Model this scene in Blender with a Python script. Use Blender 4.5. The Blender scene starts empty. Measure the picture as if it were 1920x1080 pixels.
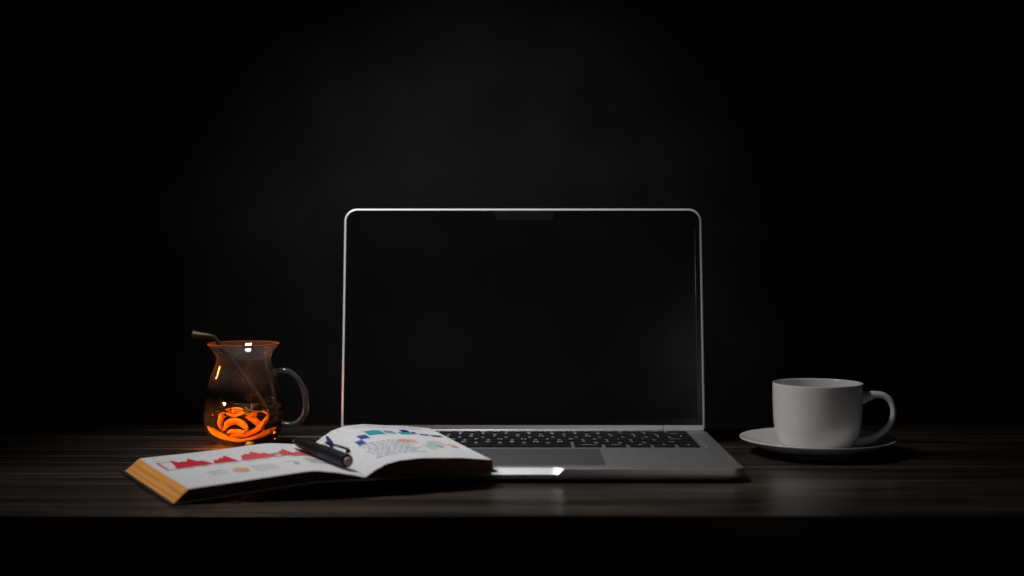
import bpy, bmesh, math, random
from mathutils import Vector, Matrix
R = math.radians
random.seed(7)
sc = bpy.context.scene
C = sc.collection

# ------------------------------------------------------------------ camera
cam_d = bpy.data.cameras.new('camera'); cam = bpy.data.objects.new('camera', cam_d); C.objects.link(cam)
cam.location = (0, 0, 0.169)
cam.rotation_euler = (R(90) - math.atan(80 / 2520), 0, 0)
cam_d.sensor_width = 36; cam_d.lens = 36 * 2520 / 1920
cam_d.clip_start = 0.01; cam_d.clip_end = 50
cam_d.dof.use_dof = True; cam_d.dof.focus_distance = 1.10; cam_d.dof.aperture_fstop = 4.5
sc.camera = cam
# ------------------------------------------------------------------ world
w = bpy.data.worlds.new('World'); sc.world = w; w.use_nodes = True
bg = w.node_tree.nodes['Background']; bg.inputs[0].default_value = (1, 0.97, 0.92, 1); bg.inputs[1].default_value = 0.0035
# ------------------------------------------------------------------ lamps
def aim(o, target):
    d = Vector(target) - o.location
    o.rotation_euler = d.to_track_quat('-Z', 'Y').to_euler()
def area(name, loc, target, sx, sy, power, col, spread=180):
    l = bpy.data.lights.new(name, 'AREA'); l.shape = 'RECTANGLE'; l.size = sx; l.size_y = sy
    l.energy = power; l.color = col; l.spread = R(spread)
    o = bpy.data.objects.new(name, l); C.objects.link(o); o.location = loc; aim(o, target); return o
def spot(name, loc, target, power, col, ang, blend, rad):
    l = bpy.data.lights.new(name, 'SPOT'); l.energy = power; l.color = col
    l.spot_size = R(ang); l.spot_blend = blend; l.shadow_soft_size = rad
    o = bpy.data.objects.new(name, l); C.objects.link(o); o.location = loc; aim(o, target); return o
area('key_lamp', (-0.30, 0.99, 0.66), (-0.02, 1.00, 0.0), 0.16, 0.16, 0.79, (1.0, 0.985, 0.97), 72)
area('warm_fill_lamp', (-0.410, 0.970, 0.060), (-0.227, 1.132, 0.015), 0.030, 0.030, 0.31, (1.0, 0.31, 0.04), 5.5)  # narrow unseen lamp added to make the orange strips in the mug glow
area('warm_back_fill', (-0.55, 1.215, 0.150), (-0.227, 1.137, 0.036), 0.045, 0.10, 0.045, (1.0, 0.20, 0.025), 8)  # second unseen lamp, added for orange streaks in the glass
area('fill_lamp', (0.40, 0.25, 0.22), (0.03, 1.16, 0.13), 0.12, 0.12, 0.034, (1.0, 0.98, 0.96), 26)
spot('backdrop_lamp', (-0.05, 0.95, 0.52), (-0.04, 1.9, 0.14), 5.4, (1.0, 0.99, 0.97), 55, 1.0, 0.05)
# ------------------------------------------------------------------ exposure
sc.view_settings.view_transform = 'Standard'; sc.view_settings.look = 'None'
sc.view_settings.exposure = 0; sc.view_settings.gamma = 1
sc.cycles.use_denoising = True
sc.cycles.max_bounces = 20; sc.cycles.transmission_bounces = 16; sc.cycles.glossy_bounces = 8
sc.cycles.transparent_max_bounces = 16
sc.cycles.sample_clamp_indirect = 40
sc.cycles.blur_glossy = 0.3

# ================================================================== helpers
def mat(name, col, rough=0.5, metal=0.0, spec=0.5, **kw):
    m = bpy.data.materials.new(name); m.use_nodes = True
    b = m.node_tree.nodes['Principled BSDF']
    b.inputs['Base Color'].default_value = (*col, 1); b.inputs['Roughness'].default_value = rough
    b.inputs['Metallic'].default_value = metal; b.inputs['Specular IOR Level'].default_value = spec
    for k, v in kw.items(): b.inputs[k.replace('_', ' ')].default_value = v
    return m
def nodes(m): return m.node_tree.nodes, m.node_tree.links, m.node_tree.nodes['Principled BSDF']
def noise_var(m, scale, lo, hi, rlo=None, rhi=None, bump=0.0, stretch=(1, 1, 1), detail=6):
    """colour/roughness mottling between lo and hi, optional fine relief"""
    n, l, b = nodes(m)
    tc = n.new('ShaderNodeTexCoord'); mp = n.new('ShaderNodeMapping'); mp.inputs['Scale'].default_value = stretch
    tx = n.new('ShaderNodeTexNoise'); tx.inputs['Scale'].default_value = scale; tx.inputs['Detail'].default_value = detail
    l.new(tc.outputs['Object'], mp.inputs[0]); l.new(mp.outputs[0], tx.inputs['Vector'])
    cr = n.new('ShaderNodeValToRGB'); cr.color_ramp.elements[0].position = 0.3; cr.color_ramp.elements[1].position = 0.7
    cr.color_ramp.elements[0].color = (*lo, 1); cr.color_ramp.elements[1].color = (*hi, 1)
    l.new(tx.outputs['Fac'], cr.inputs[0]); l.new(cr.outputs[0], b.inputs['Base Color'])
    if rlo is not None:
        mr = n.new('ShaderNodeMapRange'); mr.inputs[1].default_value = 0.3; mr.inputs[2].default_value = 0.7
        mr.inputs[3].default_value = rlo; mr.inputs[4].default_value = rhi
        l.new(tx.outputs['Fac'], mr.inputs[0]); l.new(mr.outputs[0], b.inputs['Roughness'])
    if bump:
        bp = n.new('ShaderNodeBump'); bp.inputs['Strength'].default_value = bump; bp.inputs['Distance'].default_value = 0.001
        l.new(tx.outputs['Fac'], bp.inputs['Height']); l.new(bp.outputs[0], b.inputs['Normal'])
    return m
def obj(name, bm, m, parent=None, smooth=True):
    me = bpy.data.meshes.new(name); bmesh.ops.recalc_face_normals(bm, faces=bm.faces)
    bm.to_mesh(me); bm.free()
    if smooth:
        for p in me.polygons: p.use_smooth = True
    for mm in (m if isinstance(m, (list, tuple)) else [m]): me.materials.append(mm)
    o = bpy.data.objects.new(name, me); C.objects.link(o)
    if parent: o.parent = parent
    return o
def tag(o, label=None, cat=None, group=None, kind=None):
    if label: o['label'] = label
    if cat: o['category'] = cat
    if group: o['group'] = group
    if kind: o['kind'] = kind
    return o
def thing(name, label, cat, loc=(0, 0, 0)):
    o = bpy.data.objects.new(name, None); o.empty_display_size = 0.02; C.objects.link(o); o.location = loc
    return tag(o, label, cat)
def sharp(o, deg=35):
    me = o.data
    me.set_sharp_from_angle(angle=R(deg))
def bevel(o, width, seg=2, ang=30):
    md = o.modifiers.new('bevel', 'BEVEL'); md.width = width; md.segments = seg; md.limit_method = 'ANGLE'; md.angle_limit = R(ang)
    md.harden_normals = True
    return o
def box(bm, x0, x1, y0, y1, z0, z1):
    v = [bm.verts.new((x, y, z)) for z in (z0, z1) for y in (y0, y1) for x in (x0, x1)]
    for f in ((0, 2, 3, 1), (4, 5, 7, 6), (0, 1, 5, 4), (2, 6, 7, 3), (0, 4, 6, 2), (1, 3, 7, 5)):
        bm.faces.new([v[i] for i in f])
def lathe(bm, prof, n=72, closed=False):
    """prof: list of (r, z); r==0 makes a pole"""
    rings = []
    for r, z in prof:
        if r < 1e-7: rings.append([bm.verts.new((0, 0, z))])
        else: rings.append([bm.verts.new((r * math.cos(2 * math.pi * i / n), r * math.sin(2 * math.pi * i / n), z)) for i in range(n)])
    pairs = list(zip(rings, rings[1:]))
    if closed: pairs.append((rings[-1], rings[0]))
    for A, B in pairs:
        for i in range(n):
            j = (i + 1) % n
            if len(A) == 1 and len(B) == 1: continue
            if len(A) == 1: bm.faces.new((A[0], B[i], B[j]))
            elif len(B) == 1: bm.faces.new((A[i], B[0], A[j]))
            else: bm.faces.new((A[i], B[i], B[j], A[j]))
def spline(pts, n):
    """Catmull-Rom through tuples of any length"""
    out = []; P = [pts[0]] + list(pts) + [pts[-1]]
    for k in range(1, len(P) - 2):
        for s in range(n):
            t = s / n; a, b, c, d = P[k - 1], P[k], P[k + 1], P[k + 2]
            out.append(tuple(0.5 * (2 * b[i] + (c[i] - a[i]) * t + (2 * a[i] - 5 * b[i] + 4 * c[i] - d[i]) * t * t + (3 * b[i] - a[i] - 3 * c[i] + d[i]) * t ** 3) for i in range(len(b))))
    out.append(tuple(pts[-1])); return out
def sweep(bm, path, n=16, side=Vector((0, 1, 0)), cap=True):
    """path: (x,y,z, half width along side, half width across)"""
    rings = []
    for k, p in enumerate(path):
        a = Vector(path[max(k - 1, 0)][:3]); b = Vector(path[min(k + 1, len(path) - 1)][:3])
        t = (b - a).normalized(); s = (side - side.dot(t) * t).normalized(); q = t.cross(s)
        c = Vector(p[:3])
        rings.append([bm.verts.new(c + s * p[3] * math.cos(2 * math.pi * i / n) + q * p[4] * math.sin(2 * math.pi * i / n)) for i in range(n)])
    for A, B in zip(rings, rings[1:]):
        for i in range(n):
            j = (i + 1) % n; bm.faces.new((A[i], A[j], B[j], B[i]))
    if cap:
        bm.faces.new(rings[0]); bm.faces.new(rings[-1])
    return rings
def rrect(x0, x1, y0, y1, rad, n=8):
    """rad: four radii for (x0,y0),(x1,y0),(x1,y1),(x0,y1)"""
    pts = []
    for (cx, cy, a0), r in zip(((x0, y0, 180), (x1, y0, 270), (x1, y1, 0), (x0, y1, 90)), rad):
        ox = cx + (r if cx == x0 else -r); oy = cy + (r if cy == y0 else -r)
        for i in range(n + 1):
            a = R(a0 + 90 * i / n); pts.append((ox + r * math.cos(a), oy + r * math.sin(a)))
    return pts
def lerp(a, b, t): return a + (b - a) * t
def table_interp(tab, x):
    for (x0, y0), (x1, y1) in zip(tab, tab[1:]):
        if x <= x1:
            t = (x - x0) / (x1 - x0); t = t * t * (3 - 2 * t) * 0.35 + t * 0.65
            return lerp(y0, y1, t)
    return tab[-1][1]

# ================================================================== setting: wall
m_wall = noise_var(mat('wall_paint', (0.05, 0.05, 0.05), 0.85, spec=0.2), 6.0, (0.016, 0.016, 0.016), (0.044, 0.0435, 0.043), bump=0.15, detail=8)
bm = bmesh.new(); box(bm, -2.5, 2.5, 1.90, 1.95, -1.0, 2.2)
tag(obj('wall', bm, m_wall, smooth=False), 'dark grey painted wall behind the table', 'wall', kind='structure')

# ================================================================== table
def wood(name):
    m = mat(name, (0.04, 0.026, 0.018), 0.3, spec=0.5); n, l, b = nodes(m)
    tc = n.new('ShaderNodeTexCoord'); oi = n.new('ShaderNodeObjectInfo')
    ad = n.new('ShaderNodeVectorMath'); ad.operation = 'ADD'
    cb = n.new('ShaderNodeCombineXYZ'); ml = n.new('ShaderNodeMath'); ml.operation = 'MULTIPLY'; ml.inputs[1].default_value = 9.0
    l.new(oi.outputs['Random'], ml.inputs[0]); l.new(ml.outputs[0], cb.inputs[0]); l.new(ml.outputs[0], cb.inputs[2])
    l.new(tc.outputs['Object'], ad.inputs[0]); l.new(cb.outputs[0], ad.inputs[1])
    def nz(sx, sy, scale, detail, dist=0.0):
        mp = n.new('ShaderNodeMapping'); mp.inputs['Scale'].default_value = (sx, sy, sy)
        t = n.new('ShaderNodeTexNoise'); t.inputs['Scale'].default_value = scale; t.inputs['Detail'].default_value = detail
        t.inputs['Distortion'].default_value = dist
        l.new(ad.outputs[0], mp.inputs[0]); l.new(mp.outputs[0], t.inputs['Vector']); return t
    g1 = nz(0.9, 14, 5.0, 5, 0.4); g2 = nz(3, 160, 4.0, 4); g3 = nz(1, 1, 5.0, 4)
    r1 = n.new('ShaderNodeValToRGB'); e = r1.color_ramp.elements
    e[0].position = 0.38; e[0].color = (0.013, 0.0105, 0.009, 1); e[1].position = 0.68; e[1].color = (0.070, 0.053, 0.040, 1)
    x = r1.color_ramp.elements.new(0.52); x.color = (0.030, 0.0225, 0.0175, 1)
    l.new(g1.outputs['Fac'], r1.inputs[0])
    r2 = n.new('ShaderNodeValToRGB'); r2.color_ramp.elements[0].position = 0.4; r2.color_ramp.elements[0].color = (0.68, 0.65, 0.62, 1); r2.color_ramp.elements[1].position = 0.62; r2.color_ramp.elements[1].color = (1.1, 1.1, 1.1, 1)
    l.new(g2.outputs['Fac'], r2.inputs[0])
    mx = n.new('ShaderNodeMix'); mx.data_type = 'RGBA'; mx.blend_type = 'MULTIPLY'; mx.inputs[0].default_value = 1.0
    l.new(r1.outputs[0], mx.inputs[6]); l.new(r2.outputs[0], mx.inputs[7]); l.new(mx.outputs[2], b.inputs['Base Color'])
    ma = n.new('ShaderNodeMath'); ma.operation = 'MULTIPLY_ADD'; ma.inputs[1].default_value = 0.22; ma.inputs[2].default_value = 0.19
    l.new(g3.outputs['Fac'], ma.inputs[0])
    mb = n.new('ShaderNodeMath'); mb.operation = 'MULTIPLY_ADD'; mb.inputs[1].default_value = 0.10
    l.new(g2.outputs['Fac'], mb.inputs[0]); l.new(ma.outputs[0], mb.inputs[2]); l.new(mb.outputs[0], b.inputs['Roughness'])
    bp = n.new('ShaderNodeBump'); bp.inputs['Strength'].default_value = 0.10; bp.inputs['Distance'].default_value = 0.0006
    l.new(g2.outputs['Fac'], bp.inputs['Height']); l.new(bp.outputs[0], b.inputs['Normal'])
    return m
m_wood = wood('dark_wood')
m_apron = noise_var(mat('apron_wood', (0.012, 0.010, 0.009), 0.7, spec=0.2), 5, (0.010, 0.008, 0.007), (0.018, 0.015, 0.013), stretch=(1, 6, 6))
tb = thing('table', 'dark brown wooden plank table that carries everything', 'table', (0, 1.05, -0.72))
ys = [0.835, 0.903, 0.978, 1.041, 1.118, 1.186, 1.264]
for k, (a, b_) in enumerate(zip(ys, ys[1:])):
    bm = bmesh.new(); box(bm, -0.80, 0.80, a + 0.0003, b_ - 0.0003, -0.034, 0.0 - 0.00012 * ((k * 5) % 3))
    o = obj('plank', bm, m_wood, smooth=True); bevel(o, 0.0003 if k == 0 else 0.0008, 2)
    o.parent = tb; o.matrix_parent_inverse = Matrix.Translation((0, -1.05, 0.72))
for y0, y1 in ((0.852, 0.870), (1.228, 1.246)):
    bm = bmesh.new(); box(bm, -0.72, 0.72, y0, y1, -0.16, -0.0345)
    o = obj('apron', bm, m_apron, smooth=False); o.parent = tb; o.matrix_parent_inverse = Matrix.Translation((0, -1.05, 0.72))
for x in (-0.72, 0.67):
    for y in (0.8705, 1.1775):
        bm = bmesh.new(); box(bm, x, x + 0.05, y, y + 0.05, -0.72, -0.0345)
        o = obj('leg', bm, m_apron, smooth=False); o.parent = tb; o.matrix_parent_inverse = Matrix.Translation((0, -1.05, 0.72))

# ================================================================== laptop
LX, Y0, Y1, DZ = 0.0095, 0.951, 1.147, 0.0105      # centre, front, back, deck height
HW = 0.156
m_alu = noise_var(mat('space_grey_aluminium', (0.40, 0.40, 0.41), 0.42, metal=1.0), 900, (0.50, 0.50, 0.51), (0.58, 0.58, 0.59), 0.42, 0.50, detail=2)
m_alu_lit = mat('lit_aluminium', (0.92, 0.92, 0.93), 0.42, metal=0.18)  # near-white and barely metallic, so lid rim and scoop look brightly lit
m_glassblk = mat('black_glass', (0.006, 0.006, 0.006), 0.12, spec=0.5)
m_disp = noise_var(mat('display_off', (0.011, 0.0105, 0.010), 0.14, spec=0.5), 9, (0.005, 0.0048, 0.0045), (0.008, 0.0078, 0.0072), 0.07, 0.12)
m_notch = mat('notch_grey', (0.007, 0.007, 0.0075), 0.5, spec=0.12)
m_key = mat('key_black', (0.008, 0.008, 0.009), 0.5, spec=0.3)
m_leg = mat('legend_white', (0.48, 0.48, 0.48), 0.6)
m_rub = mat('rubber_black', (0.01, 0.01, 0.01), 0.8)
m_tp = mat('trackpad_grey', (0.44, 0.44, 0.45), 0.40, metal=1.0)
lap = thing('laptop', 'open silver grey laptop with a black switched-off screen', 'laptop', (LX, 1.05, 0))
LM = Matrix.Translation((-LX, -1.05, 0))
def lp(o): o.parent = lap; o.matrix_parent_inverse = LM; return o

# base body: stacked outlines, the top one notched by the thumb scoop
sx0, sx1 = LX - 0.0276, LX + 0.0276
def base_outline(inset, notch, z, rr=0.009):
    pts = rrect(LX - HW + inset, LX + HW - inset, Y0 + inset, Y1 - inset, (rr, rr, 0.004, 0.004), 8)
    front = []
    y = Y0 + inset
    for i in range(13):
        t = i / 12; x = lerp(sx0, sx1, t)
        if notch:
            d = min(1, min(t, 1 - t) / 0.09); d = d * d * (3 - 2 * d); front.append((x, y + 0.0046 * d))
        else:
            x = lerp(sx0 + 0.0042, sx1 - 0.0042, t); front.append((x, y))
    # first corner of rrect is (x0,y0) ending on the front edge -> insert front points after its arc
    return [(*p, z) for p in pts[:9] + front + pts[9:]]
loops = [base_outline(0.0004, True, DZ), base_outline(0, True, DZ - 0.0005), base_outline(0, False, DZ - 0.0044), base_outline(0.0003, False, DZ - 0.0062),
         base_outline(0.0014, False, DZ - 0.0078), base_outline(0.0040, False, DZ - 0.0090, 0.007), base_outline(0.0075, False, DZ - 0.0094, 0.006)]
bm = bmesh.new(); rings = [[bm.verts.new(p) for p in L] for L in loops]
for A, B in zip(rings, rings[1:]):
    for i in range(len(A)):
        j = (i + 1) % len(A); bm.faces.new((A[i], B[i], B[j], A[j]))
bm.faces.new(rings[0]); bm.faces.new(rings[-1])
o = lp(obj('base', bm, [m_alu, m_alu_lit])); sharp(o, 28)
for p in o.data.polygons:
    c = p.center
    if abs(c.x - LX) < 0.0272 and c.y < Y0 + 0.004 and c.z > DZ - 0.0035 and p.normal.z > 0.2 and p.normal.z < 0.95: p.material_index = 1  # scoop face gets the paler metal as a painted highlight
for x in (LX - 0.13, LX + 0.13):
    for y in (Y0 + 0.022, Y1 - 0.025):
        bm = bmesh.new(); lathe(bm, [(0, 0), (0.006, 0.0), (0.0065, 0.0005), (0.0065, 0.0012), (0, 0.0012)], 24)
        o = lp(obj('foot', bm, m_rub)); o.location = (x, y, 0)
# trackpad: a plate set in a groove
bm = bmesh.new(); box(bm, LX - 0.0585, LX + 0.0585, 0.9625, 1.0425, DZ - 0.0004, DZ + 0.00018)
o = lp(obj('trackpad', bm, m_tp)); bevel(o, 0.00012, 2)
# speaker ridges either side of the keys
for s in (-1, 1):
    x = LX + s * 0.1432
    bm = bmesh.new(); sweep(bm, [(x, 1.049, DZ - 0.0002, 0.0001, 0.0001), (x, 1.0535, DZ, 0.0006, 0.00035), (x, 1.1285, DZ, 0.0006, 0.00035), (x, 1.133, DZ - 0.0002, 0.0001, 0.0001)], 10, Vector((1, 0, 0)))
    lp(obj('speaker_ridge', bm, m_alu))
# keys
PITCH = 0.01925; KX0 = LX - 14.5 * PITCH / 2
key_cache = {}
def key_mesh(wd, dp):
    k = (round(wd, 5), round(dp, 5))
    if k not in key_cache:
        bm = bmesh.new(); box(bm, -wd / 2, wd / 2, -dp / 2, dp / 2, -0.0003, 0.0013)
        me_o = [e for e in bm.edges if all(v.co.z > 0 for v in e.verts) or abs(e.verts[0].co.z - e.verts[1].co.z) > 0.001]
        bmesh.ops.bevel(bm, geom=me_o, offset=0.0005, segments=2, affect='EDGES')
        me = bpy.data.meshes.new('key'); bm.to_mesh(me); bm.free(); me.materials.append(m_key)
        key_cache[k] = me
    return key_cache[k]
leg_cache = {}
def legend_mesh(txt, size):
    k = (txt, size)
    if k not in leg_cache:
        cu = bpy.data.curves.new('legend', 'FONT'); cu.body = txt; cu.size = size; cu.align_x = 'CENTER'; cu.align_y = 'CENTER'; cu.resolution_u = 3
        cu.space_line = 0.85; cu.offset = 0.00006
        t = bpy.data.objects.new('legend_tmp', cu); C.objects.link(t); dg = bpy.context.evaluated_depsgraph_get()
        me = bpy.data.meshes.new_from_object(t.evaluated_get(dg)); bpy.data.objects.remove(t); bpy.data.curves.remove(cu)
        me.materials.clear(); me.materials.append(m_leg); leg_cache[k] = me
    return leg_cache[k]
rows = [  # (depth pitch, keys) from the front row back
    (0.0158, [('fn', 1), ('control', 1), ('option', 1), ('command', 1.25), ('', 5), ('command', 1.25), ('option', 1), ('<', 1), ('^', 1), ('>', 1)]),
    (0.0158, [('shift', 2.25)] + [(c, 1) for c in 'ZXCVBNM'] + [('<\n,', 1), ('>\n.', 1), ('?\n/', 1), ('shift', 2.25)]),
    (0.0158, [('caps lock', 1.75)] + [(c, 1) for c in 'ASDFGHJKL'] + [(':\n;', 1), ('"\n\'', 1), ('return', 1.75)]),
    (0.0158, [('tab', 1.5)] + [(c, 1) for c in 'QWERTYUIOP'] + [('{\n[', 1), ('}\n]', 1), ('|\n\\', 1)]),
    (0.0158, [(a + '\n' + b, 1) for a, b in zip('~!@#$%^&*()_+', '`1234567890-=')] + [('delete', 1.5)]),
    (0.0088, [('esc', 1.5)] + [('F%d' % i, 1) for i in range(1, 13)] + [('', 1)]),
]
ky = 1.0482
for dp, keys in rows:
    x = KX0
    for txt, u in keys:
        wd = u * PITCH; o = bpy.data.objects.new('key', key_mesh(wd - 0.0029, dp - 0.0024)); C.objects.link(o)
        o.location = (x + wd / 2, ky + dp / 2, DZ); lp(o)
        for p in o.data.polygons: p.use_smooth = False
        if txt:
            sz = 0.0062 if len(txt) == 1 else (0.0048 if '\n' in txt else 0.0030)
            lg = bpy.data.objects.new('legend', legend_mesh(txt, sz)); C.objects.link(lg); lg.parent = o; lg.location = (0, 0, 0.00136)
        x += wd
    ky += dp
# hinge: strip added for the deck lip's glint, long barrel, end blocks
bm = bmesh.new(); sweep(bm, [(LX - 0.1185, 1.1378, DZ + 0.0014, 0.0006, 0.0006), (LX + 0.1185, 1.1378, DZ + 0.0014, 0.0006, 0.0006)], 12)
lp(obj('glint_strip', bm, m_alu_lit)); 
def hinge_piece(name, x0, x1):
    bm = bmesh.new()
    prof = [(1.1395, DZ - 0.001), (1.1388, DZ + 0.0012), (1.1392, DZ + 0.0054), (1.1440, DZ + 0.0050), (1.1455, DZ - 0.001)]
    A = [bm.verts.new((x0, y, z)) for y, z in prof]; B = [bm.verts.new((x1, y, z)) for y, z in prof]
    for i in range(len(prof)):
        j = (i + 1) % len(prof); bm.faces.new((A[i], A[j], B[j], B[i]))
    bm.faces.new(A); bm.faces.new(B[::-1]); return lp(obj(name, bm, m_alu, smooth=False))
hinge_piece('hinge_barrel', LX - 0.1185, LX + 0.1185)
hinge_piece('hinge_end', LX + 0.1192, LX + 0.1535); hinge_piece('hinge_end', LX - 0.1535, LX - 0.1192)
# lid, built upright in its own plane then leaned back about the hinge
TILT = R(8.7); LIDH = 0.1935
LMx = Matrix.Translation((LX, 1.1462, DZ - 0.0004)) @ Matrix.Rotation(-TILT, 4, 'X')   # local x, y=thickness back, z=up
def lid_pt(x, z, y): return LMx @ Vector((x, y, z))
def lid_plate(name, outs, m, parent=None, sm=True, deg=30):
    """outs: list of (outline [(x,z)], y)"""
    bm = bmesh.new(); rings = [[bm.verts.new(lid_pt(x, z, y)) for x, z in L] for L, y in outs]
    for A, B in zip(rings, rings[1:]):
        for i in range(len(A)):
            j = (i + 1) % len(A); bm.faces.new((A[i], B[i], B[j], A[j]))
    bm.faces.new(rings[0]); bm.faces.new(rings[-1])
    o = obj(name, bm, m); 
    if deg: sharp(o, deg)
    if parent is None: lp(o)
    else: o.parent = parent; o.matrix_parent_inverse = LM
    return o
def lo(ins, r=0.011): return rrect(-HW + ins, HW - ins, ins, LIDH - ins, (0.004, 0.004, max(r - ins, 0.001), max(r - ins, 0.001)), 10)
lid = lid_plate('lid', [(lo(0.0018), 0.0), (lo(0.0011), 0.0002), (lo(0.0004), 0.0008), (lo(0.0), 0.0018), (lo(0.0), 0.0036), (lo(0.0005), 0.0042), (lo(0.002), 0.0046)], m_alu_lit, deg=60)
lid.data.materials.append(m_alu)
m_gask = mat('gasket_black', (0.012, 0.012, 0.012), 0.6)
bez = lid_plate('bezel', [(rrect(-HW + 0.0020, HW - 0.0020, 0.0045, LIDH - 0.0020, (0.002, 0.002, 0.0094, 0.0094), 10), -0.0001),
                          (rrect(-HW + 0.0019, HW - 0.0019, 0.0044, LIDH - 0.0019, (0.002, 0.002, 0.0094, 0.0094), 10), 0.0002)], m_glassblk)
lid_plate('display', [(rrect(-HW + 0.0065, HW - 0.0065, 0.0105, LIDH - 0.0098, (0.001, 0.001, 0.003, 0.003), 5), -0.00035),
                      (rrect(-HW + 0.0064, HW - 0.0064, 0.0104, LIDH - 0.0097, (0.001, 0.001, 0.003, 0.003), 5), -0.0001)], m_disp)
zt = LIDH - 0.0025
lid_plate('camera_notch', [([(-0.0225, zt - 0.0084), (0.0255, zt - 0.0084), (0.0285, zt), (-0.0255, zt)], -0.00065), ([(-0.0227, zt - 0.0086), (0.0257, zt - 0.0086), (0.0287, zt), (-0.0257, zt)], -0.00012)], m_notch)
bm = bmesh.new(); a = lid_pt(HW - 0.0062, LIDH - 0.018, -0.0003); b_ = lid_pt(HW - 0.0062, 0.012, -0.0003)
sweep(bm, [(*a, 0.00025, 0.00025), (*b_, 0.00025, 0.00025)], 8, Vector((1, 0, 0)))
lp(obj('display_glint', bm, mat('edge_grey', (0.10, 0.10, 0.10), 0.35, metal=0.6)))  # grey rod added on the right side only, as the edge's highlight

# ================================================================== open book
GF, GB = Vector((-0.0975, 0.897)), Vector((-0.1545, 1.039))
LF, LB = Vector((-0.2195, 0.868)), Vector((-0.2890, 0.996))
RF, RB = Vector((-0.0120, 0.933)), Vector((-0.0660, 1.076))
def sm(t): t = max(0, min(1, t)); return t * t * (3 - 2 * t)
def b_xy(side, a, v):
    g = GF.lerp(GB, v); e = (LF.lerp(LB, v) if side < 0 else RF.lerp(RB, v)); return g.lerp(e, a)
def cov_z(side, a, v):
    """underside of the cover: left half slopes from the laptop's corner down to the table, right half lies on the deck"""
    g = lerp(0.0108, 0.0121, v)
    if side > 0: return g
    return max(0.0003, min(g, 0.0147 * (1 - a) + 0.0012 * v * (1 - a)))
CT = 0.0011
RT_F = [(0, 0.0016), (0.04, 0.0040), (0.08, 0.0062), (0.16, 0.0094), (0.26, 0.0113), (0.42, 0.0122), (0.7, 0.0104), (1.0, 0.0076)]
RT_B = [(0, 0.0018), (0.04, 0.0046), (0.08, 0.0074), (0.16, 0.0116), (0.26, 0.0142), (0.42, 0.0154), (0.7, 0.0128), (1.0, 0.0092)]
LT = [(0, 0.0012), (0.08, 0.0034), (0.18, 0.0055), (0.34, 0.0074), (0.6, 0.0080), (1.0, 0.0078)]
def pg_t(side, a, v):
    return table_interp(LT, a) * (1 - 0.38 * v * sm((1.05 - a) / 0.6)) if side < 0 else lerp(table_interp(RT_F, a), table_interp(RT_B, a), v)
def page_pt(side, a, v, off=0.0):
    """a, v on the top sheet; the left fore-edge fans outwards below it"""
    aa = a * (0.925 if side < 0 else 0.985)
    p = b_xy(side, aa, 0.012 + v * 0.976)
    return Vector((p.x, p.y, cov_z(side, aa, v) + CT + pg_t(side, a, v) + 0.00022 * math.sin(9 * a + 5 * v + side) * sm(a / 0.3) + off))
m_cover = noise_var(mat('book_cover', (0.012, 0.011, 0.012), 0.5), 60, (0.010, 0.009, 0.010), (0.018, 0.016, 0.016), bump=0.2)
m_page = noise_var(mat('page_paper', (0.74, 0.74, 0.745), 0.85, spec=0.2), 420, (0.46, 0.465, 0.475), (0.57, 0.57, 0.58), bump=0.15)
def edge_mat(name, lo_c, hi_c):
    m = mat(name, hi_c, 0.8, spec=0.2); n, l, b = nodes(m)
    tc = n.new('ShaderNodeTexCoord'); mp = n.new('ShaderNodeMapping'); mp.inputs['Scale'].default_value = (10, 10, 2600)
    t = n.new('ShaderNodeTexNoise'); t.inputs['Scale'].default_value = 1.0; t.inputs['Detail'].default_value = 4
    l.new(tc.outputs['Object'], mp.inputs[0]); l.new(mp.outputs[0], t.inputs['Vector'])
    r = n.new('ShaderNodeValToRGB'); r.color_ramp.elements[0].position = 0.3; r.color_ramp.elements[1].position = 0.7
    r.color_ramp.elements[0].color = (*lo_c, 1); r.color_ramp.elements[1].color = (*hi_c, 1)
    l.new(t.outputs['Fac'], r.inputs[0]); l.new(r.outputs[0], b.inputs['Base Color'])
    bp = n.new('ShaderNodeBump'); bp.inputs['Strength'].default_value = 0.5; bp.inputs['Distance'].default_value = 0.0003
    l.new(t.outputs['Fac'], bp.inputs['Height']); l.new(bp.outputs[0], b.inputs['Normal'])
    return m
m_fore = edge_mat('orange_fore_edge', (0.70, 0.28, 0.06), (0.82, 0.36, 0.085))
m_edge = edge_mat('brown_page_edge', (0.10, 0.045, 0.03), (0.24, 0.11, 0.07))
book = thing('open_book', 'open book with coloured chart pages and orange page edges, lying against the laptop', 'book', (-0.13, 0.96, 0))
BMx = Matrix.Translation((0.13, -0.96, 0))
def bp_(o, par=None): o.parent = par or book; o.matrix_parent_inverse = BMx if par is None or par is book else BMx; return o
NA, NV = 40, 10
# cover: one bent board
bm = bmesh.new(); cols = []
seq = [(-1, 1 - i / NA) for i in range(NA + 1)] + [(1, (i + 1) / NA) for i in range(NA)]
for s, a in seq:
    cols.append([])
    ax = a * 1.018
    for i in range(NV + 1):
        v = i / NV; p = b_xy(s, ax, -0.006 + v * 1.012); z = cov_z(s, a, v)
        cols[-1].append((bm.verts.new((p.x, p.y, z)), bm.verts.new((p.x, p.y, z + CT - 0.0001))))
for A, B in zip(cols, cols[1:]):
    for i in range(NV):
        for k in (0, 1): bm.faces.new((A[i][k], B[i][k], B[i + 1][k], A[i + 1][k]))
    bm.faces.new((A[0][0], B[0][0], B[0][1], A[0][1])); bm.faces.new((A[-1][0], B[-1][0], B[-1][1], A[-1][1]))
for A in (cols[0], cols[-1]):
    for i in range(NV): bm.faces.new((A[i][0], A[i + 1][0], A[i + 1][1], A[i][1]))
o = bp_(obj('cover', bm, m_cover)); sharp(o, 40)
pages = {}
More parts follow.
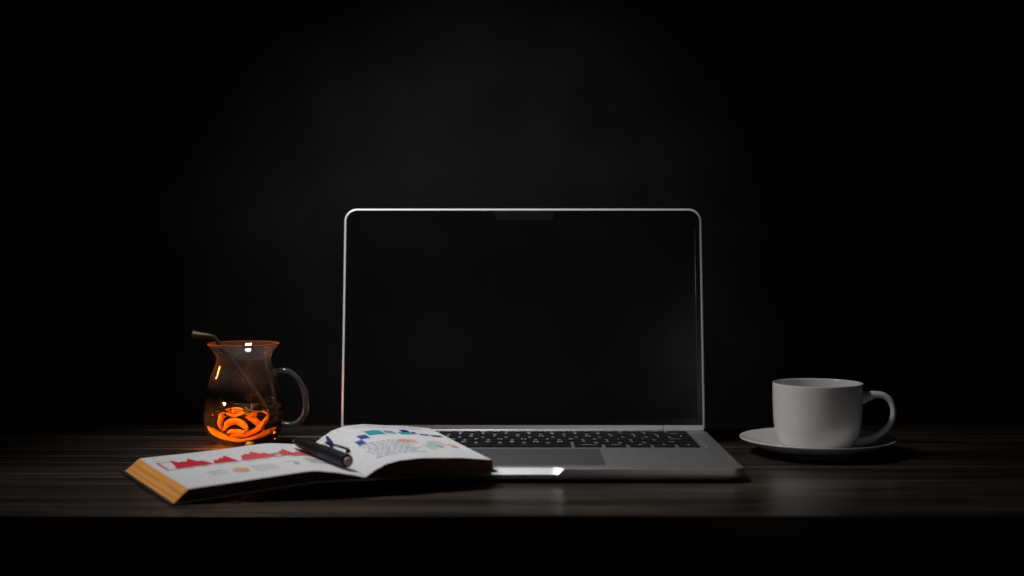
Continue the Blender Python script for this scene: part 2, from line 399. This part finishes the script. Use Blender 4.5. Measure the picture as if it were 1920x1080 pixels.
for s in (-1, 1):
    bm = bmesh.new(); top = []; bot = []
    for j in range(NA + 1):
        a = (j / NA) ** 1.3
        top.append([bm.verts.new(page_pt(s, a, i / NV, -0.0002)) for i in range(NV + 1)])
        bot.append([])
        for i in range(NV + 1):
            v = i / NV; p = b_xy(s, a * 0.997, 0.012 + v * 0.976); bot[-1].append(bm.verts.new((p.x, p.y, cov_z(s, a, v) + CT)))
    for j in range(NA):
        for i in range(NV):
            bm.faces.new((top[j][i], top[j + 1][i], top[j + 1][i + 1], top[j][i + 1]))
            bm.faces.new((bot[j][i], bot[j][i + 1], bot[j + 1][i + 1], bot[j + 1][i]))
    # the cut edges: gatherings of leaves, each a hair further in or out than its neighbour
    per = [(top[j][0], bot[j][0], 0) for j in range(NA)] + [(top[NA][i], bot[NA][i], 1) for i in range(NV + 1)] + [(top[j][NV], bot[j][NV], 0) for j in range(NA - 1, -1, -1)]
    cen = sum((v.co for v in bot[NA // 2]), Vector()) / (NV + 1); NG = 9; prev = [b_[1] for b_ in per]; rj = random.Random(5 + s)
    mids = []
    for k in range(NG):
        off = rj.uniform(-0.00025, 0.0002)
        for e in ((k + 0.08) / NG, (k + 0.92) / NG):
            ring = []
            for tv, bv, _ in per:
                p = bv.co.lerp(tv.co, e); d = p - cen; d.z = 0; ring.append(bm.verts.new(p + d.normalized() * (off if e < 0.97 else 0)))
            mids.append(ring)
    chain = [prev] + mids + [[t_[0] for t_ in per]]
    for A, B in zip(chain, chain[1:]):
        for q_ in range(len(per) - 1):
            f = bm.faces.new((A[q_], A[q_ + 1], B[q_ + 1], B[q_]))
            if per[q_][2] and per[q_ + 1][2]: f.material_index = 1
    o = bp_(obj('page_block', bm, [m_edge, m_fore])); sharp(o, 40)
    # top sheet
    bm = bmesh.new(); g = []
    for j in range(NA + 1):
        a = (j / NA) ** 1.3
        g.append([(bm.verts.new(page_pt(s, a, i / NV, -0.00015)), bm.verts.new(page_pt(s, a, i / NV, 0.0))) for i in range(NV + 1)])
    for j in range(NA):
        for i in range(NV):
            for k in (0, 1): bm.faces.new((g[j][i][k], g[j + 1][i][k], g[j + 1][i + 1][k], g[j][i + 1][k]))
        for i in (0, NV): bm.faces.new((g[j][i][0], g[j + 1][i][0], g[j + 1][i][1], g[j][i][1]))
    for j in (0, NA):
        for i in range(NV): bm.faces.new((g[j][i][0], g[j][i + 1][0], g[j][i + 1][1], g[j][i][1]))
    pages[s] = bp_(obj('page', bm, m_page)); sharp(pages[s], 40)
# print on the sheets: thin ink patches that follow the paper
ink_mats = {}
def ink(col):
    if col not in ink_mats: ink_mats[col] = mat('ink', tuple(c * 0.68 for c in col), 0.8, spec=0.2)
    return ink_mats[col]
class Ink:
    def __init__(s, side): s.side = side; s.marks = []; s.text = {}
    def poly_strip(s, lo_hi, col, text=False):
        """lo_hi: list of (a, v_low, v_high)"""
        if text: bm = s.text.setdefault(col, bmesh.new())
        else: bm = bmesh.new(); s.marks.append((bm, col))
        prev = None
        for a, v0, v1 in lo_hi:
            cur = [bm.verts.new(page_pt(s.side, a, lerp(v0, v1, k / 3), 0.00012)) for k in range(4)]
            if prev:
                for k in range(3): bm.faces.new((prev[k], cur[k], cur[k + 1], prev[k + 1]))
            prev = cur
    def rect(s, a0, a1, v0, v1, col, text=False):
        n = max(2, int((a1 - a0) / 0.012)); s.poly_strip([(lerp(a0, a1, i / n), v0, v1) for i in range(n + 1)], col, text)
    def blob(s, a, v, ra, rv, col, n=14):
        s.poly_strip([(a + ra * math.cos(math.pi * (1 - i / n)), v - rv * math.sin(math.pi * i / n) - 1e-4, v + rv * math.sin(math.pi * i / n) + 1e-4) for i in range(n + 1)], col)
    def done(s):
        for bm, col in s.marks: obj('chart_mark', bm, ink(col), pages[s.side])
        for col, bm in s.text.items(): obj('printed_text', bm, ink(col), pages[s.side])['kind'] = 'stuff'
RED, RED2, BLUE, NAVY, TEAL, LBLUE, ORNG, PEACH, GREY, LGREY, MINT, GRN = (0.62, 0.02, 0.045), (0.72, 0.085, 0.095), (0.03, 0.09, 0.36), (0.02, 0.03, 0.16), (0.03, 0.34, 0.42), (0.16, 0.36, 0.46), (0.72, 0.22, 0.05), (0.78, 0.40, 0.28), (0.30, 0.32, 0.36), (0.50, 0.50, 0.56), (0.42, 0.62, 0.55), (0.20, 0.42, 0.36)
I = Ink(-1)     # left page: a = distance from the gutter
base_v = 0.56
def hills(a0, a1, peaks, col, v0):
    n = 26; L = []
    for i in range(n + 1):
        a = lerp(a0, a1, i / n); t = i / n
        h = sum(hh * math.exp(-((t - c) / wd) ** 2) for c, hh, wd in peaks) * min(1, 8 * t, 8 * (1 - t))
        L.append((a, v0, v0 + 0.03 + 1.15 * h))
    I.poly_strip(L, col)
hills(0.70, 0.90, [(0.12, 0.10, 0.12), (0.38, 0.19, 0.13), (0.62, 0.13, 0.12), (0.86, 0.20, 0.13)], RED, base_v)
hills(0.56, 0.69, [(0.2, 0.15, 0.16), (0.5, 0.10, 0.14), (0.8, 0.07, 0.15)], RED, base_v)
hills(0.34, 0.53, [(0.18, 0.10, 0.15), (0.45, 0.17, 0.13), (0.7, 0.13, 0.13), (0.9, 0.08, 0.1)], RED2, base_v)
hills(0.15, 0.31, [(0.22, 0.10, 0.16), (0.6, 0.17, 0.14), (0.85, 0.10, 0.12)], RED2, base_v)
I.rect(0.10, 0.17, base_v + 0.06, base_v + 0.13, BLUE); I.rect(0.05, 0.09, base_v + 0.04, base_v + 0.09, RED2)
I.rect(0.30, 0.35, base_v + 0.03, base_v + 0.10, GREY)
I.rect(0.10, 0.955, base_v - 0.022, base_v - 0.008, RED2); I.rect(0.945, 0.957, base_v - 0.02, base_v + 0.24, RED2); I.rect(0.86, 0.945, base_v + 0.22, base_v + 0.24, PEACH)
for k in range(9): I.rect(0.14 + k * 0.085, 0.185 + k * 0.085, base_v - 0.055, base_v - 0.04, LGREY, True)
I.blob(0.62, 0.28, 0.045, 0.075, PEACH); I.blob(0.605, 0.27, 0.025, 0.045, ORNG)
for k in range(3): I.rect(0.70, 0.80, 0.24 + k * 0.05, 0.255 + k * 0.05, LGREY, True)
I.blob(0.31, 0.27, 0.016, 0.04, GREY); I.rect(0.29, 0.36, 0.34, 0.355, LGREY)
for k in range(5): I.rect(0.10, 0.22, 0.27 + k * 0.042, 0.292 + k * 0.042, GREY if k % 2 else LGREY, True)
for k in range(4): I.rect(0.42, 0.55, 0.20 + k * 0.045, 0.213 + k * 0.045, LGREY, True)
I.done()
I = Ink(1)      # right page
I.rect(0.175, 0.235, 0.50, 0.60, BLUE); I.rect(0.235, 0.31, 0.60, 0.70, BLUE)
I.rect(0.33, 0.47, 0.66, 0.79, TEAL); I.rect(0.49, 0.58, 0.70, 0.80, LBLUE)
I.rect(0.61, 0.72, 0.70, 0.775, TEAL); I.rect(0.66, 0.73, 0.78, 0.86, NAVY); I.rect(0.73, 0.77, 0.73, 0.79, NAVY); I.rect(0.78, 0.86, 0.69, 0.74, BLUE); I.rect(0.87, 0.96, 0.67, 0.725, NAVY)
I.poly_strip([(0.035, 0.70, 0.715), (0.05, 0.71, 0.80), (0.07, 0.74, 0.90), (0.09, 0.84, 0.97), (0.10, 0.93, 0.975)], NAVY)
for k in range(7):
    v = 0.47 - k * 0.052; a0 = 0.16 + 0.012 * (k % 3)
    a = a0
    while a < 0.56 - 0.05 * (k % 2):
        wd = random.uniform(0.02, 0.06); I.rect(a, a + wd, v, v + 0.020, (0.34, 0.33, 0.46), True); a += wd + 0.012
I.rect(0.47, 0.63, 0.43, 0.475, PEACH); I.rect(0.50, 0.64, 0.50, 0.52, PEACH); I.rect(0.74, 0.84, 0.47, 0.495, PEACH); I.rect(0.80, 0.93, 0.40, 0.43, PEACH); I.rect(0.86, 0.92, 0.33, 0.37, ORNG)
I.blob(0.735, 0.385, 0.055, 0.085, MINT); I.blob(0.755, 0.33, 0.03, 0.04, GRN)
for k in range(4): I.rect(0.62, 0.70, 0.24 + k * 0.04, 0.252 + k * 0.04, LGREY, True)
for k in range(3): I.rect(0.30, 0.90, 0.90 + k * 0.028, 0.906 + k * 0.028, (0.62, 0.60, 0.68), True)
I.done()

# ================================================================== pen in the gutter
m_pen = mat('pen_navy', (0.006, 0.007, 0.011), 0.5, spec=0.25); m_penb = mat('pen_black', (0.004, 0.004, 0.005), 0.55, spec=0.2)
m_brass = mat('pen_bronze', (0.50, 0.27, 0.13), 0.35, metal=0.8); m_beige = mat('pen_button', (0.24, 0.17, 0.12), 0.6)
def on_left(a, v, up): p = page_pt(-1, a, v); return Vector((p.x, p.y, p.z + up))
pf, pb = on_left(0.055, 0.14, 0.0064), on_left(0.165, 0.84, 0.0056)
axis = (pb - pf); PL = axis.length; q = axis.to_track_quat('Z', 'Y')
pen = thing('pen', 'thick dark navy pen lying in the gutter of the open book', 'pen', pf); pen.rotation_mode = 'QUATERNION'; pen.rotation_quaternion = q
def pen_part(name, prof, m, n=28):
    bm = bmesh.new(); lathe(bm, [(r * 0.90, z) for r, z in prof], n); o = obj(name, bm, m, pen); sharp(o, 40); return o
pen_part('cap', [(0, 0.0012), (0.0040, 0.0012), (0.0050, 0.0018), (0.0053, 0.003), (0.0055, 0.022), (0.0055, 0.046), (0.0052, 0.047), (0, 0.047)], m_pen)
pen_part('button', [(0, -0.0016), (0.0026, -0.0014), (0.0032, -0.0006), (0.0032, 0.0013), (0, 0.0013)], m_beige)
pen_part('ring', [(0.0, 0.0471), (0.00535, 0.0471), (0.00555, 0.0476), (0.00555, 0.0486), (0.00535, 0.0490), (0, 0.0490)], m_penb)
pen_part('barrel', [(0, 0.0491), (0.0050, 0.0491), (0.0051, 0.060), (0.0048, PL * 0.70), (0.0040, PL * 0.84), (0.0026, PL * 0.93), (0.0022, PL * 0.94), (0, PL * 0.94)], m_penb)
pen_part('tip', [(0, PL * 0.9405), (0.0021, PL * 0.9405), (0.0014, PL * 0.97), (0.0006, PL), (0, PL * 1.002)], m_brass)
up_l = q.inverted() @ Vector((0.25, -0.15, 1)); up_l.z = 0; up_l.normalize(); sd = Vector((0, 0, 1)).cross(up_l)
bm = bmesh.new()
sweep(bm, [(*(up_l * (r + 0.0005) + Vector((0, 0, z))), 0.0017, t) for r, z, t in ((0.0048, 0.002, 0.0008), (0.0066, 0.0022, 0.0010), (0.0074, 0.004, 0.0009), (0.0072, 0.02, 0.0008), (0.0066, 0.034, 0.0008), (0.0063, 0.039, 0.0009), (0.0070, 0.0415, 0.0006))], 10, sd)
obj('clip', bm, m_penb, pen)

# ================================================================== glass mug
def glass_mat(name, col, ior, rough=0.0, haze=0.0, haze_col=(0.6, 0.6, 0.6), top_haze=False):
    m = bpy.data.materials.new(name); m.use_nodes = True; n, l = m.node_tree.nodes, m.node_tree.links
    n.clear(); out = n.new('ShaderNodeOutputMaterial'); g = n.new('ShaderNodeBsdfGlass')
    g.inputs['Color'].default_value = (*col, 1); g.inputs['Roughness'].default_value = rough; g.inputs['IOR'].default_value = ior
    if haze:
        d = n.new('ShaderNodeBsdfDiffuse'); d.inputs[0].default_value = (*haze_col, 1); mx = n.new('ShaderNodeMixShader'); mx.inputs[0].default_value = haze
        l.new(g.outputs[0], mx.inputs[1]); l.new(d.outputs[0], mx.inputs[2]); l.new(mx.outputs[0], out.inputs[0])
        if top_haze:      # grey haze painted in towards the rim to imitate light in the glass
            tc = n.new('ShaderNodeTexCoord'); sep = n.new('ShaderNodeSeparateXYZ'); mr = n.new('ShaderNodeMapRange')
            mr.inputs[1].default_value = 0.046; mr.inputs[2].default_value = 0.072; mr.inputs[3].default_value = 0.0005; mr.inputs[4].default_value = haze
            l.new(tc.outputs['Object'], sep.inputs[0]); l.new(sep.outputs['Z'], mr.inputs[0]); l.new(mr.outputs[0], mx.inputs[0])
    else: l.new(g.outputs[0], out.inputs[0])
    return m
m_glass = glass_mat('clear_glass', (0.98, 0.98, 0.98), 1.47, haze=0.062, top_haze=True)
m_glassh = glass_mat('handle_glass', (0.98, 0.98, 0.98), 1.47, haze=0.075)  # grey haze mixed in to lighten the handle
m_rim = glass_mat('orange_rim_glass', (1.0, 0.35, 0.12), 1.47, 0.05, 0.35, (0.85, 0.20, 0.05))
m_tea = glass_mat('amber_drink', (1.0, 0.86, 0.50), 1.33)
GX, GY = -0.2272, 1.136
mug = thing('glass_mug', 'clear glass mug with flared rim and loop handle behind the book', 'mug', (GX, GY, 0.0003))
outer = [(0.0, 0.0012), (0.012, 0.0010), (0.0145, 0.0002), (0.0172, 0.0), (0.0200, 0.0006), (0.0238, 0.0024), (0.0288, 0.0070), (0.0323, 0.0138), (0.0337, 0.0235), (0.0321, 0.0385), (0.0292, 0.0526), (0.0254, 0.0636), (0.0231, 0.0705), (0.0232, 0.0752), (0.0262, 0.0800), (0.0296, 0.0842)]
inner = [(0.0282, 0.0846), (0.0246, 0.0797), (0.0217, 0.0752), (0.0216, 0.0705), (0.0236, 0.0636), (0.0270, 0.0526), (0.0293, 0.0385), (0.0292, 0.0235), (0.0268, 0.0150), (0.0215, 0.0090), (0.0140, 0.0066), (0.006, 0.0060), (0.0, 0.0059)]
op = spline(outer, 4); ip = spline(inner, 4)
lipp = [(0.02945, 0.0848), (0.0290, 0.08495)]
bm = bmesh.new(); lathe(bm, [(max(r, 0), z) for r, z in op + lipp + ip], 96); obj('body', bm, m_glass, mug)
bm = bmesh.new()
ring = [(0.0293 + 0.0008 * math.cos(2 * math.pi * k / 10), 0.0853 + 0.0007 * math.sin(2 * math.pi * k / 10)) for k in range(10)]
lathe(bm, ring, 96, closed=True); obj('rim', bm, m_rim, mug)
hp = spline([(0.0262, 0, 0.0615, 0.0030, 0.0026), (0.0318, 0, 0.0630, 0.0027, 0.0023), (0.0400, 0, 0.0618, 0.0026, 0.0022), (0.0485, 0, 0.0535, 0.0026, 0.0023), (0.0532, 0, 0.0410, 0.0026, 0.0024), (0.0528, 0, 0.0280, 0.0027, 0.0024), (0.0475, 0, 0.0200, 0.0027, 0.0024), (0.0400, 0, 0.0172, 0.0028, 0.0024), (0.0330, 0, 0.0176, 0.0032, 0.0028)], 6)
bm = bmesh.new(); sweep(bm, hp, 18); o = obj('handle', bm, m_glassh, mug); o.rotation_euler = (0, 0, R(-6))
# amber drink: fills the cavity to just inside the inner wall
LEV = 0.0300
tp = [(r + 0.00012 if r > 0 else 0, z - 0.0001) for r, z in reversed(ip) if z < LEV]
rtop = tp[-1][0]
bm = bmesh.new(); lathe(bm, [(max(r, 0), z) for r, z in tp] + [(rtop, LEV + 0.0006), (rtop - 0.0012, LEV), (0, LEV)], 96)
o = obj('drink', bm, m_tea); o.location = (GX, GY, 0.0003); tag(o, 'amber orange drink filling the bottom of the glass mug', 'drink')
# orange strips added in the drink to imitate its glowing refractions
m_glow = mat('glow_orange', (0.95, 0.52, 0.05), 0.5)
n, l, b = nodes(m_glow); tr = n.new('ShaderNodeBsdfTranslucent'); tr.inputs[0].default_value = (1.0, 0.56, 0.06, 1)
mx = n.new('ShaderNodeMixShader'); mx.inputs[0].default_value = 0.45; l.new(b.outputs[0], mx.inputs[1]); l.new(tr.outputs[0], mx.inputs[2]); l.new(mx.outputs[0], n['Material Output'].inputs[0])
def glow(path, zc, label, flat=0.6):
    bm = bmesh.new(); NT = len(path) - 1; vs = []
    for k, p in enumerate(path):
        a = Vector(path[max(k - 1, 0)][:3]); b2 = Vector(path[min(k + 1, NT)][:3]); t = (b2 - a).normalized()
        rad = Vector((p[0], 0, p[2] - zc)).normalized(); upv = (Vector((0, -1, 0)) * (1 - flat * 0.35) + rad * flat).normalized(); s = (upv - upv.dot(t) * t).normalized(); nn = t.cross(s)
        c = Vector(p[:3]); e = math.sin(min(1, k / 14, (NT - k) / 14) * math.pi / 2) * 0.95 + 0.05
        vs.append([bm.verts.new(c + s * p[3] * e * u + nn * p[4] * vv) for u, vv in ((-1, -1), (0, -1.5), (1, -1), (1, 1), (0, 0.5), (-1, 1))])
    for A, B in zip(vs, vs[1:]):
        for i in range(6): j = (i + 1) % 6; bm.faces.new((A[i], A[j], B[j], B[i]))
    bm.faces.new(vs[0]); bm.faces.new(vs[-1])
    o = obj('glow_strip', bm, m_glow); o.location = (GX, GY, 0.0003); return tag(o, label, 'glow', 'glow strips in the drink')
def strip(ctrl, y0, y1, zc, label, flat=1.2):
    sp_ = spline([(x, z, w_) for x, z, w_ in ctrl], 14); n_ = len(sp_) - 1
    glow([(x, lerp(y0, y1, k / n_) + 0.002 * math.sin(7 * k / n_), z, w_, 0.0006) for k, (x, z, w_) in enumerate(sp_)], zc, label, flat)
strip([(-0.0128, 0.0142, 0.0010), (-0.0150, 0.0195, 0.0016), (-0.0118, 0.0262, 0.0022), (-0.0050, 0.0286, 0.0024), (0.0022, 0.0268, 0.0026), (0.0088, 0.0222, 0.0026), (0.0138, 0.0170, 0.0020), (0.0160, 0.0135, 0.0010)], -0.004, -0.009, 0.010,
      'orange glow strip arching highest across the drink in the glass mug')
strip([(-0.0118, 0.0150, 0.0012), (-0.0092, 0.0196, 0.0022), (-0.0040, 0.0213, 0.0027), (0.0012, 0.0192, 0.0026), (0.0045, 0.0160, 0.0016), (0.0018, 0.0140, 0.0016), (-0.0050, 0.0146, 0.0022), (-0.0095, 0.0136, 0.0014)], -0.010, -0.013, 0.012,
      'small curled orange glow strip under the arching one in the glass mug')
strip([(-0.0100, 0.0108, 0.0010), (-0.0040, 0.0116, 0.0016), (0.0040, 0.0126, 0.0017), (0.0110, 0.0152, 0.0019), (0.0165, 0.0205, 0.0019), (0.0196, 0.0268, 0.0010)], -0.012, -0.008, 0.030,
      'orange glow strip rising to the handle side of the glass mug')
path = []
for i in range(121):          # strip that hugs the glass round the bottom
    t = i / 120; ang = R(lerp(196, 350, t)); z = 0.0086 + 0.0075 * max(0, (t - 0.5) / 0.5) ** 1.7 + 0.0090 * max(0, (0.5 - t) / 0.5) ** 1.8
    r = table_interp([(0.005, 0.012), (0.008, 0.0165), (0.0115, 0.0205), (0.016, 0.0245), (0.024, 0.0262)], z)
    path.append((r * math.cos(ang), r * math.sin(ang) * 0.98, z, 0.0017 * (1 + 0.5 * math.sin(7 * t + 1)), 0.0005))
glow(path, 0.030, 'long thin orange glow strip curving along the bottom of the glass mug', 1.0)
# drinking straw with flat mouthpiece
m_straw = noise_var(mat('dull_brass', (0.13, 0.10, 0.06), 0.5, metal=0.5), 200, (0.075, 0.058, 0.033), (0.115, 0.09, 0.055))
def at(px, py, D): return Vector(((px - 960) / 2520 * D, D, 0.169 - (py - 460) / 2520 * D))
sp = [(-0.0418, -0.004, 0.0936, 0.0044, 0.0036), (-0.0375, -0.004, 0.0931, 0.0040, 0.0030), (-0.0320, -0.004, 0.0927, 0.0032, 0.0023), (-0.0275, -0.004, 0.0922, 0.0024, 0.0018), (-0.0240, -0.003, 0.0905, 0.0021, 0.0019), (-0.0205, -0.002, 0.0855, 0.0020, 0.0019),
      (-0.0120, 0.000, 0.0740, 0.0020, 0.0020), (0.0000, 0.004, 0.0560, 0.0020, 0.0020), (0.0110, 0.007, 0.0390, 0.0020, 0.0020), (0.0188, 0.009, 0.0262, 0.0021, 0.0021)]
bm = bmesh.new(); sweep(bm, spline(sp, 6), 14); o = obj('straw', bm, m_straw); o.location = (GX, GY, 0.0003); tag(o, 'bent brass drinking straw leaning in the glass mug', 'straw')

# ================================================================== cup and saucer
m_cer = noise_var(mat('white_ceramic', (0.76, 0.74, 0.735), 0.28, spec=0.5), 30, (0.66, 0.65, 0.645), (0.69, 0.68, 0.675), 0.10, 0.16)
CX, CY = 0.2480, 1.088
sau = bmesh.new()
sprof = spline([(0.0, 0.0022), (0.022, 0.0022), (0.0300, 0.0016), (0.0315, 0.0), (0.0345, 0.0), (0.0365, 0.0014), (0.0470, 0.0048), (0.0570, 0.0088), (0.0626, 0.0116), (0.0634, 0.0124), (0.0626, 0.0130), (0.0560, 0.0104), (0.0460, 0.0072), (0.0350, 0.0056), (0.0240, 0.0054), (0.0225, 0.0050), (0.0, 0.0049)], 4)
lathe(sau, [(max(r, 0) * 0.98, z) for r, z in sprof], 128); o = obj('saucer', sau, m_cer); o.location = (CX, CY, 0.0002)
tag(o, 'white ceramic saucer under the cup right of the laptop', 'saucer')
cup = thing('coffee_cup', 'white ceramic cup standing on the saucer right of the laptop', 'cup', (CX, CY, 0.0059))
cout = [(0.0, 0.0012), (0.0225, 0.0010), (0.0232, 0.0), (0.0260, 0.0), (0.0278, 0.0007), (0.0296, 0.0025), (0.0324, 0.0080), (0.0345, 0.0145), (0.0357, 0.0215), (0.0363, 0.0350), (0.0367, 0.0522)]
cin = [(0.0364, 0.0529), (0.0356, 0.0530), (0.0349, 0.0524), (0.0345, 0.0400), (0.0340, 0.0260), (0.0325, 0.0165), (0.0290, 0.0085), (0.0230, 0.0044), (0.012, 0.0034), (0.0, 0.0033)]
cout = [(r * 0.982, z * 0.965) for r, z in cout]; cin = [(r * 0.982, z * 0.965) for r, z in cin]
bm = bmesh.new(); lathe(bm, [(max(r, 0), z) for r, z in spline(cout + cin, 4)], 128); obj('body', bm, m_cer, cup)
hs = spline([(0.0318, 0, 0.0400, 0.0036, 0.0036), (0.0356, 0, 0.0412, 0.0036, 0.0042), (0.0390, 0, 0.0430, 0.0035, 0.0036), (0.0440, 0, 0.0446, 0.0032, 0.0026), (0.0505, 0, 0.0440, 0.0031, 0.0023), (0.0562, 0, 0.0395, 0.0031, 0.0023), (0.0588, 0, 0.0315, 0.0031, 0.0023), (0.0572, 0, 0.0225, 0.0031, 0.0023), (0.0518, 0, 0.0145, 0.0031, 0.0024), (0.0440, 0, 0.0085, 0.0031, 0.0026), (0.0360, 0, 0.0052, 0.0033, 0.0030), (0.0300, 0, 0.0048, 0.0034, 0.0030)], 8)
hs = [(x * 1.012 + (0.0004 if x > 0.04 else -0.0009), y, z * 0.965, p * 1.1, q_ * 1.16) for x, y, z, p, q_ in hs]
bm = bmesh.new(); sweep(bm, hs, 20); o = obj('handle', bm, m_cer, cup); o.rotation_euler = (0, 0, R(-12))
